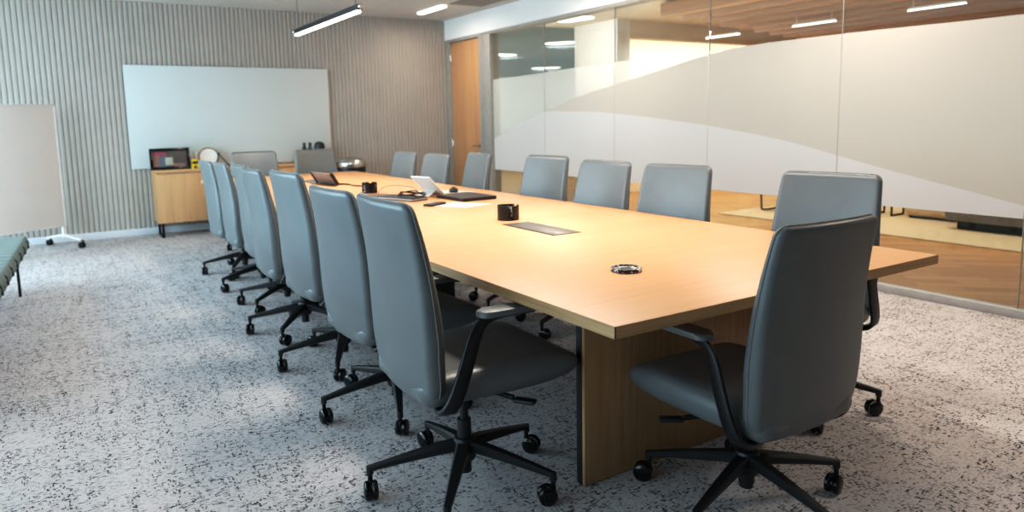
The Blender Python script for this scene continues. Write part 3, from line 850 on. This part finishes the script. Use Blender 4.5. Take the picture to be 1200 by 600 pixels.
# picture in a black frame
t = thing('picture_frame', 'black framed picture standing on the credenza', 'picture', (1.10, 9.02, ZCB), math.radians(-2))
rx = Matrix.Rotation(math.radians(-7), 3, 'X')
def lean(bm):
    bmesh.ops.transform(bm, matrix=rx.to_4x4(), verts=bm.verts); return bm
W_, H_ = .42, .245
b = B()
for q in ((-W_ / 2, W_ / 2, 0, .03), (-W_ / 2, W_ / 2, H_ - .03, H_), (-W_ / 2, -W_ / 2 + .03, .03, H_ - .03), (W_ / 2 - .03, W_ / 2, .03, H_ - .03)):
    bx(b, q[0], q[1], -.02, .02, q[2], q[3], .002)
finish('frame', lean(b), M_blackgloss, t)
PC = [mat('print_brown', (112, 92, 88)), mat('print_pink', (206, 84, 110)), mat('print_rose', (176, 120, 112)), mat('print_cream', (214, 200, 190)), mat('print_slate', (128, 128, 142))]
b = B(); bx(b, -W_ / 2 + .028, W_ / 2 - .028, .002, .008, .028, H_ - .028, mi=0)
def patch(x0, x1, z0, z1, mi, d): bx(b, x0, x1, d, .004, z0, z1, mi=mi)
patch(-.18, -.04, .16, .20, 1, 0.000); patch(-.18, -.11, .032, .16, 2, .0005); patch(-.11, -.04, .032, .155, 4, .0002); patch(-.05, .03, .05, .14, 3, -.0003); patch(.03, .16, .035, .07, 2, .0006)
finish('print', lean(b), PC, t)
b = B(); bx(b, -W_ / 2 + .029, W_ / 2 - .029, -.008, -.006, .029, H_ - .029); finish('glass', lean(b), M_glass, t)
# yellow toy
M_yel = mat('yellow_plastic', (222, 190, 40), rough=.4)
t = thing('toy_figure', 'small yellow and black toy beside the picture frame', 'toy', (1.36, 8.98, ZCB))
b = B()
prism(b, [(-.045, 0), (-.022, 0), (-.018, .03), (0, .04), (.018, .03), (.022, 0), (.045, 0), (.04, .055), (-.04, .055)], 'Y', -.02, .02); finish('legs', b, M_yel, t)
b = B(); box(b, (0, 0, .068), (.05, .036, .026), .006); finish('body', b, M_black, t)
b = B(); box(b, (0, 0, .095), (.075, .04, .028), .009, seg=3); finish('head', b, M_yel, t)
M_candle = mat('cream_wax', (222, 206, 190), rough=.6)
for k, (x, hh, lb) in enumerate(((1.335, .19, 'slim cream candle behind the yellow toy, beside the picture frame'), (1.395, .20, 'slim cream candle behind the yellow toy, beside the round plate'))):
    b = B(); lathe(b, [(0, 0), (.016, 0), (.016, hh - .02), (.012, hh), (0, hh)], c=(x, 9.10, ZCB), n=20)
    tag(finish('candle', b, M_candle), lb, 'candle', 'cream candles on the credenza')
# round plate on a stand
t = thing('display_plate', 'white round plate with brown rim leaning on the credenza', 'plate', (1.535, 9.14, ZCB))
b = B(); R_ = .115
lathe(b, [(0, .004), (.075, .004), (R_ - .012, .012), (R_ - .012, .016), (.075, .009), (0, .009)], n=40)
mxp = Matrix.Translation((0, 0, R_ + .004)) @ Matrix.Rotation(math.radians(80), 4, 'X'); bmesh.ops.transform(b, matrix=mxp, verts=b.verts); finish('dish', b, mat('plate_white', (232, 228, 222), rough=.3), t)
b = B(); tube(b, [((R_ - .008) * math.cos(2 * PI * k / 40), (R_ - .008) * math.sin(2 * PI * k / 40), .014) for k in range(40)], .008, 8, close=True)
bmesh.ops.transform(b, matrix=mxp, verts=b.verts); finish('rim', b, mat('plate_rim', (150, 118, 82), rough=.4), t)
t = thing('desk_easel', 'black slanted easel standing beside the round plate', 'easel', (1.70, 9.02, ZCB))
b = B(); tube(b, [(-.07, 0, .155), (.05, 0, .006)], .007, 8); finish('front_bar', b, M_black, t)
b = B(); tube(b, [(-.07, 0, .155), (-.09, .09, .006)], .006, 8); finish('rear_bar', b, M_black, t)
b = B(); lathe(b, [(0, 0), (.012, .003), (.014, .012), (.009, .022), (0, .025)], c=(-.07, 0, .148), n=16); finish('knob', b, M_black, t)
# dark things behind the far chair
t = thing('desk_speaker', 'black domed speaker on the credenza behind a far end chair', 'speaker', (2.865, 9.06, ZCB))
b = B(); lathe(b, [(0, 0), (.06, 0), (.068, .02), (.068, .2), (.058, .238), (.03, .258), (0, .262)], n=32); finish('shell', b, M_black, t)
b = B(); lathe(b, [(.0685, .05), (.0705, .055), (.0705, .06), (.0685, .065)], n=32); finish('ring', b, M_chrome, t)
for k, x in enumerate((2.50, 2.575)):
    t = thing('bottle', ('dark bottle on the credenza, farther from the domed speaker', 'dark bottle on the credenza, closer to the domed speaker')[k], 'bottle', (x + .175, 9.08, ZCB - 0), 0, 'dark bottles on the credenza')
    b = B(); lathe(b, [(0, 0), (.03, 0), (.031, .006), (.031, .15), (.027, .18), (.017, .2), (.017, .23), (0, .23)], n=24); finish('body', b, M_blackgloss, t)
    b = B(); lathe(b, [(0, .2305), (.0185, .2305), (.0185, .252), (0, .254)], n=20); finish('cap', b, M_black, t)
# lidded bin
t = thing('waste_bin', 'round bin with polished silver domed lid between table end and back wall', 'bin', (3.20, 8.85, 0))
b = B(); lathe(b, [(0, 0), (.175, 0), (.18, .01), (.186, .70), (.18, .705), (0, .705)], n=40); finish('body', b, M_black, t)
b = B(); lathe(b, [(.19, .70), (.193, .706), (.193, .745), (.187, .765), (.150, .800), (.08, .822), (.07, .815), (0, .812)], n=48); lathe(b, [(0, .70), (.19, .70)], n=48); finish('lid', b, M_chrome, t)

# ------------------------------------------------------------------ left: mobile board and bench
ang = math.atan2(.56, .83)     # board runs from its right end to the lower left
t = thing('mobile_board', 'tall white mobile board on casters in the left corner', 'board', (.025, 8.95, 0), PI + ang)
# local +x runs along the board, local y across it
b = B(); bx(b, .02, 1.25, -.012, .012, .235, 1.50, .003); finish('panel', b, M_felt, t)
b = B()
for q in ((0, 1.27, .222, .236), (0, 1.27, 1.498, 1.512)): bx(b, q[0], q[1], -.016, .016, q[2], q[3], .002)
for q in ((0, .02), (1.25, 1.27)): bx(b, q[0], q[1], -.016, .016, .222, 1.512, .002)
finish('frame', b, M_white, t)
for lx in (.03, 1.24):
    b = B(); bx(b, lx - .022, lx + .022, -.014, .014, .10, .2225, .004)
    P = smooth_path([(lx, -.27, .083), (lx, -.18, .10), (lx, 0, .125), (lx, .18, .10), (lx, .27, .083)], 6)
    strap(b, P, [.05] * len(P), [.022] * len(P), (1, 0, 0)); ft = finish('foot', b, M_white, t)
    for s in (-.26, .26):
        c = finish('caster', caster_bm(), M_blackgloss, ft); c.location = (lx, s, 0); c.scale = (1.05, 1.05, 1.0)

t = thing('bench', 'low sage green tufted bench at the left edge', 'bench', (-.665, 5.28, 0), math.radians(-2.4))
b = B(); L0, L1, W0, W1 = -1.5, 1.5, -.36, .36
ny, nx = 260, 48; zt, zb = .425, .33
rowsv = []
def tuft(x, y):
    ch = abs(math.sin(PI * (y - L0) / .15)); cx = abs(math.sin(PI * (x - W0) / .24))
    return .026 * min(1, ch * 1.7) ** .7 + .014 * min(1, cx * 5)
for j in range(ny + 1):
    y = L0 + (L1 - L0) * j / ny; r = []
    for i in range(nx + 1):
        x = W0 + (W1 - W0) * i / nx
        e = min(x - W0, W1 - x, y - L0, L1 - y); rr = .03
        drop = 0 if e > rr else rr - math.sqrt(max(0, rr * rr - (rr - e) ** 2))
        r.append(b.verts.new((x, y, zt - .040 + tuft(x, y) - drop * .9)))
    rowsv.append(r)
for j in range(ny):
    for i in range(nx): b.faces.new((rowsv[j][i], rowsv[j][i + 1], rowsv[j + 1][i + 1], rowsv[j + 1][i]))
ring = [rowsv[0][i] for i in range(nx + 1)] + [rowsv[j][nx] for j in range(1, ny + 1)] + [rowsv[ny][i] for i in range(nx - 1, -1, -1)] + [rowsv[j][0] for j in range(ny - 1, 0, -1)]
low = []
prevr = ring
for zz, ins in ((.372, -.006), (.345, -.003), (zb, .006)):
    cur = []
    for v in ring:
        x, y = v.co.x, v.co.y
        g = abs(math.sin(PI * (y - L0) / .15)); g = .020 * (1 - min(1, g * 1.7))
        xx = x - math.copysign(ins + g, x) if abs(abs(x) - W1) < 1e-6 else x
        yy = y - math.copysign(ins, y) if abs(abs(y) - L1) < 1e-6 else y
        cur.append(b.verts.new((xx, yy, zz)))
    m_ = len(ring)
    for k in range(m_): b.faces.new((prevr[k], prevr[(k + 1) % m_], cur[(k + 1) % m_], cur[k]))
    prevr = cur
b.faces.new(prevr)
finish('cushion', b, M_bench, t, 60)
b = B(); M_seam = mat('bench_seam', (72, 84, 80), rough=.9)
y = L0 + .15
while y < L1 - .05:
    tube(b, [(W0 - .004, y, .345), (W0 + .004, y, .395), (W0 + .03, y, .412), (0, y, .413), (W1 - .03, y, .412), (W1 - .004, y, .395), (W1 + .004, y, .345)], .007, 6); y += .30
for x in (W0 + .24, W0 + .48): tube(b, [(x, L0 + .03, .4125), (x, L1 - .03, .4125)], .006, 6)
finish('tufting_seam', b, M_seam, t)
b = B(); bx(b, W0 + .03, W1 - .03, L0 + .03, L1 - .03, .315, .332, .002); finish('frame', b, M_blackmetal, t)
for sx in (W0 + .07, W1 - .07):
    for sy in (L0 + .26, L1 - .30):
        b = B(); bx(b, sx - .009, sx + .009, sy - .009, sy + .009, 0, .316, .001); finish('leg', b, M_blackmetal, t)

# ------------------------------------------------------------------ ceiling fittings
def pendant(label, x, y, z, l):
    t = thing('pendant_lamp', label, 'lamp', (x, y, z), 0, 'linear pendants over the table')
    b = B(); prism(b, rounded(.044, l, .021), 'Z', .004, .045); finish('housing', b, M_black, t)
    b = B(); prism(b, rounded(.036, l - .05, .017), 'Z', -.012, .004); finish('diffuser', b, M_glow, t)
    for s in (-1, 1):
        b = B(); lathe(b, [(0, -.0), (.016, .0), (.02, .008), (.016, .022), (0, .024)], n=18)
        bmesh.ops.transform(b, matrix=Matrix.Translation((0, s * l / 2, .028)) @ Matrix.Rotation(-s * PI / 2, 4, 'X'), verts=b.verts); finish('end_cap', b, M_chrome, t)
        b = B(); cyl(b, (0, s * (l / 2 - .10), .045), (0, s * (l / 2 - .10), ZC - z - .001), .004, n=6); finish('wire', b, M_pipe, t)
pendant('black linear pendant lamp hanging above the far half of the table', 1.98, 5.96, 2.085, 1.68)
def recessed(label, x, y, l, w=.085):
    t = thing('ceiling_light', label, 'ceiling light', (x, y, ZC), 0, 'oblong ceiling lights in the meeting room')
    b = B(); prism(b, rounded(w + .02, l + .02, (w + .02) / 2 - .002), 'Z', -.012, -.001); finish('frame', b, M_white, t)
    b = B(); prism(b, rounded(w, l, w / 2 - .002), 'Z', -.03, -.0125); finish('diffuser', b, M_glow, t)
recessed('white oblong ceiling light near the corner above the oak door', 4.17, 8.33, .72)
t = thing('ceiling_vent', 'flat grey air vent panel in the ceiling near the white header', 'vent', (4.42, 7.1, ZC))
b = B(); bx(b, -.23, .23, -.8, .8, -.008, -.001, .002); finish('plate', b, mat('vent_grey', (140, 134, 130), rough=.7), t)

# ------------------------------------------------------------------ lights
def area(name, loc, rot, sx, sy, power, col, spread=180):
    l = bpy.data.lights.new(name, 'AREA'); l.shape = 'RECTANGLE'; l.size = sx; l.size_y = sy; l.energy = power; l.color = col; l.spread = math.radians(spread)
    o = bpy.data.objects.new(name, l); C.objects.link(o); o.location = loc; o.rotation_euler = rot
    return o
COOL = (.64, .83, 1.); WARM = (1., .88, .76); NEUT = (1., .93, .84)
# daylight pouring through the window wall
area('daylight_far', (XL - .35, 6.9, 1.35), (0, -PI / 2, 0), 2.4, 4.6, 370, COOL)
area('daylight_near', (XL - .35, 2.4, 1.35), (0, -PI / 2, 0), 2.4, 4.4, 120, COOL)
# pendant and corner light, plus unseen fill added under the ceiling
area('pendant_light', (1.98, 5.96, 2.04), (0, 0, 0), .06, 1.6, 36, NEUT)
area('near_table_fill', (1.98, 2.9, ZC - .03), (0, 0, 0), .3, 1.6, 40, NEUT, 130)  # unseen panel without fixture, added to brighten the near table
for y, e in ((8.33, 12), (5.6, 22), (2.9, 30), (.6, 30)): area('edge_light', (4.17, y, ZC - .05), (0, 0, 0), .1, .8, e, WARM)  # first sits at the corner ceiling light; the others are added, no fixture
# lounge and office beyond the glass
for y in (7.22, 5.75, 4.25, 2.0): area('lounge_light', (7.6, y, 2.36), (0, 0, 0), .5, .8, 18, WARM)
area('lounge_up_fill', (6.0, 5.5, 1.2), (PI, 0, 0), .8, 5, 40, NEUT)  # added fill floating in the lounge, aimed up at its ceiling
area('pillar_fill', (5.6, 8.4, 2.3), (0, math.radians(-70), 0), .3, .6, 26, NEUT)  # added fill that brightens the pillar face, no lamp there
area('lounge_fill', (10.5, 4.0, 2.3), (0, 0, 0), 3, 5, 60, WARM)
area('niche_light', (10.5, 8.35, 2.38), (math.radians(35), 0, 0), 6., .1, 85, (1., .88, .72))
for x, y in ((8.4, 13.4), (8.15, 10.95), (11.7, 16.5), (12.9, 20.8)): area('office_light', (x, y, ZC - .08), (0, 0, 0), .6, .6, 60, (.9, .97, 1.))
area('office_up_fill', (10., 16., 1.0), (PI, 0, 0), 9, 12, 190, (.85, .95, 1.))  # added upward fill that brightens the office ceiling, no lamp there

W = bpy.data.worlds.new('sky'); S.world = W; W.use_nodes = True
N = W.node_tree.nodes; L = W.node_tree.links
sky = N.new('ShaderNodeTexSky'); sky.sky_type = 'NISHITA'; sky.sun_disc = False; sky.sun_elevation = math.radians(35); sky.sun_rotation = math.radians(120)
L.new(sky.outputs['Color'], N['Background'].inputs['Color']); N['Background'].inputs['Strength'].default_value = .12

# ------------------------------------------------------------------ camera (25 mm, slight roll, cropped frame)
cd = bpy.data.cameras.new('camera'); cam = bpy.data.objects.new('camera', cd); C.objects.link(cam)
fwd = Vector((0.529323906674562, 0.8380814366908685, -0.13204433837521912))
rt = Vector((0.8439854610963496, -0.5360325314868536, -0.018912076717731638))
up = Vector((0.08662992139417985, 0.10143288747721299, 0.9910633814531105))
M = Matrix((rt, up, -fwd)).transposed().to_4x4(); M.translation = (0, 0, 1.27)
cam.matrix_world = M
cd.sensor_width = 36; cd.lens = 833.172 * 36 / 1200
cd.shift_x = (600 - 595.86) / 1200; cd.shift_y = -(300 - 250.62) / 1200
cd.clip_start = .05; cd.clip_end = 100
cd.dof.use_dof = True; cd.dof.focus_distance = 2.5; cd.dof.aperture_fstop = 2.6
S.camera = cam

S.view_settings.view_transform = 'Standard'; S.view_settings.look = 'None'
S.view_settings.exposure = .12; S.view_settings.gamma = 1.
vs = S.view_settings; vs.use_curve_mapping = True
cv = vs.curve_mapping.curves[3]
for px, py in ((.06, .038), (.2, .162), (.45, .455)): cv.points.new(px, py)
vs.curve_mapping.update()
S.cycles.use_denoising = True
S.cycles.max_bounces = 8; S.cycles.transparent_max_bounces = 16
S.cycles.sample_clamp_indirect = 6
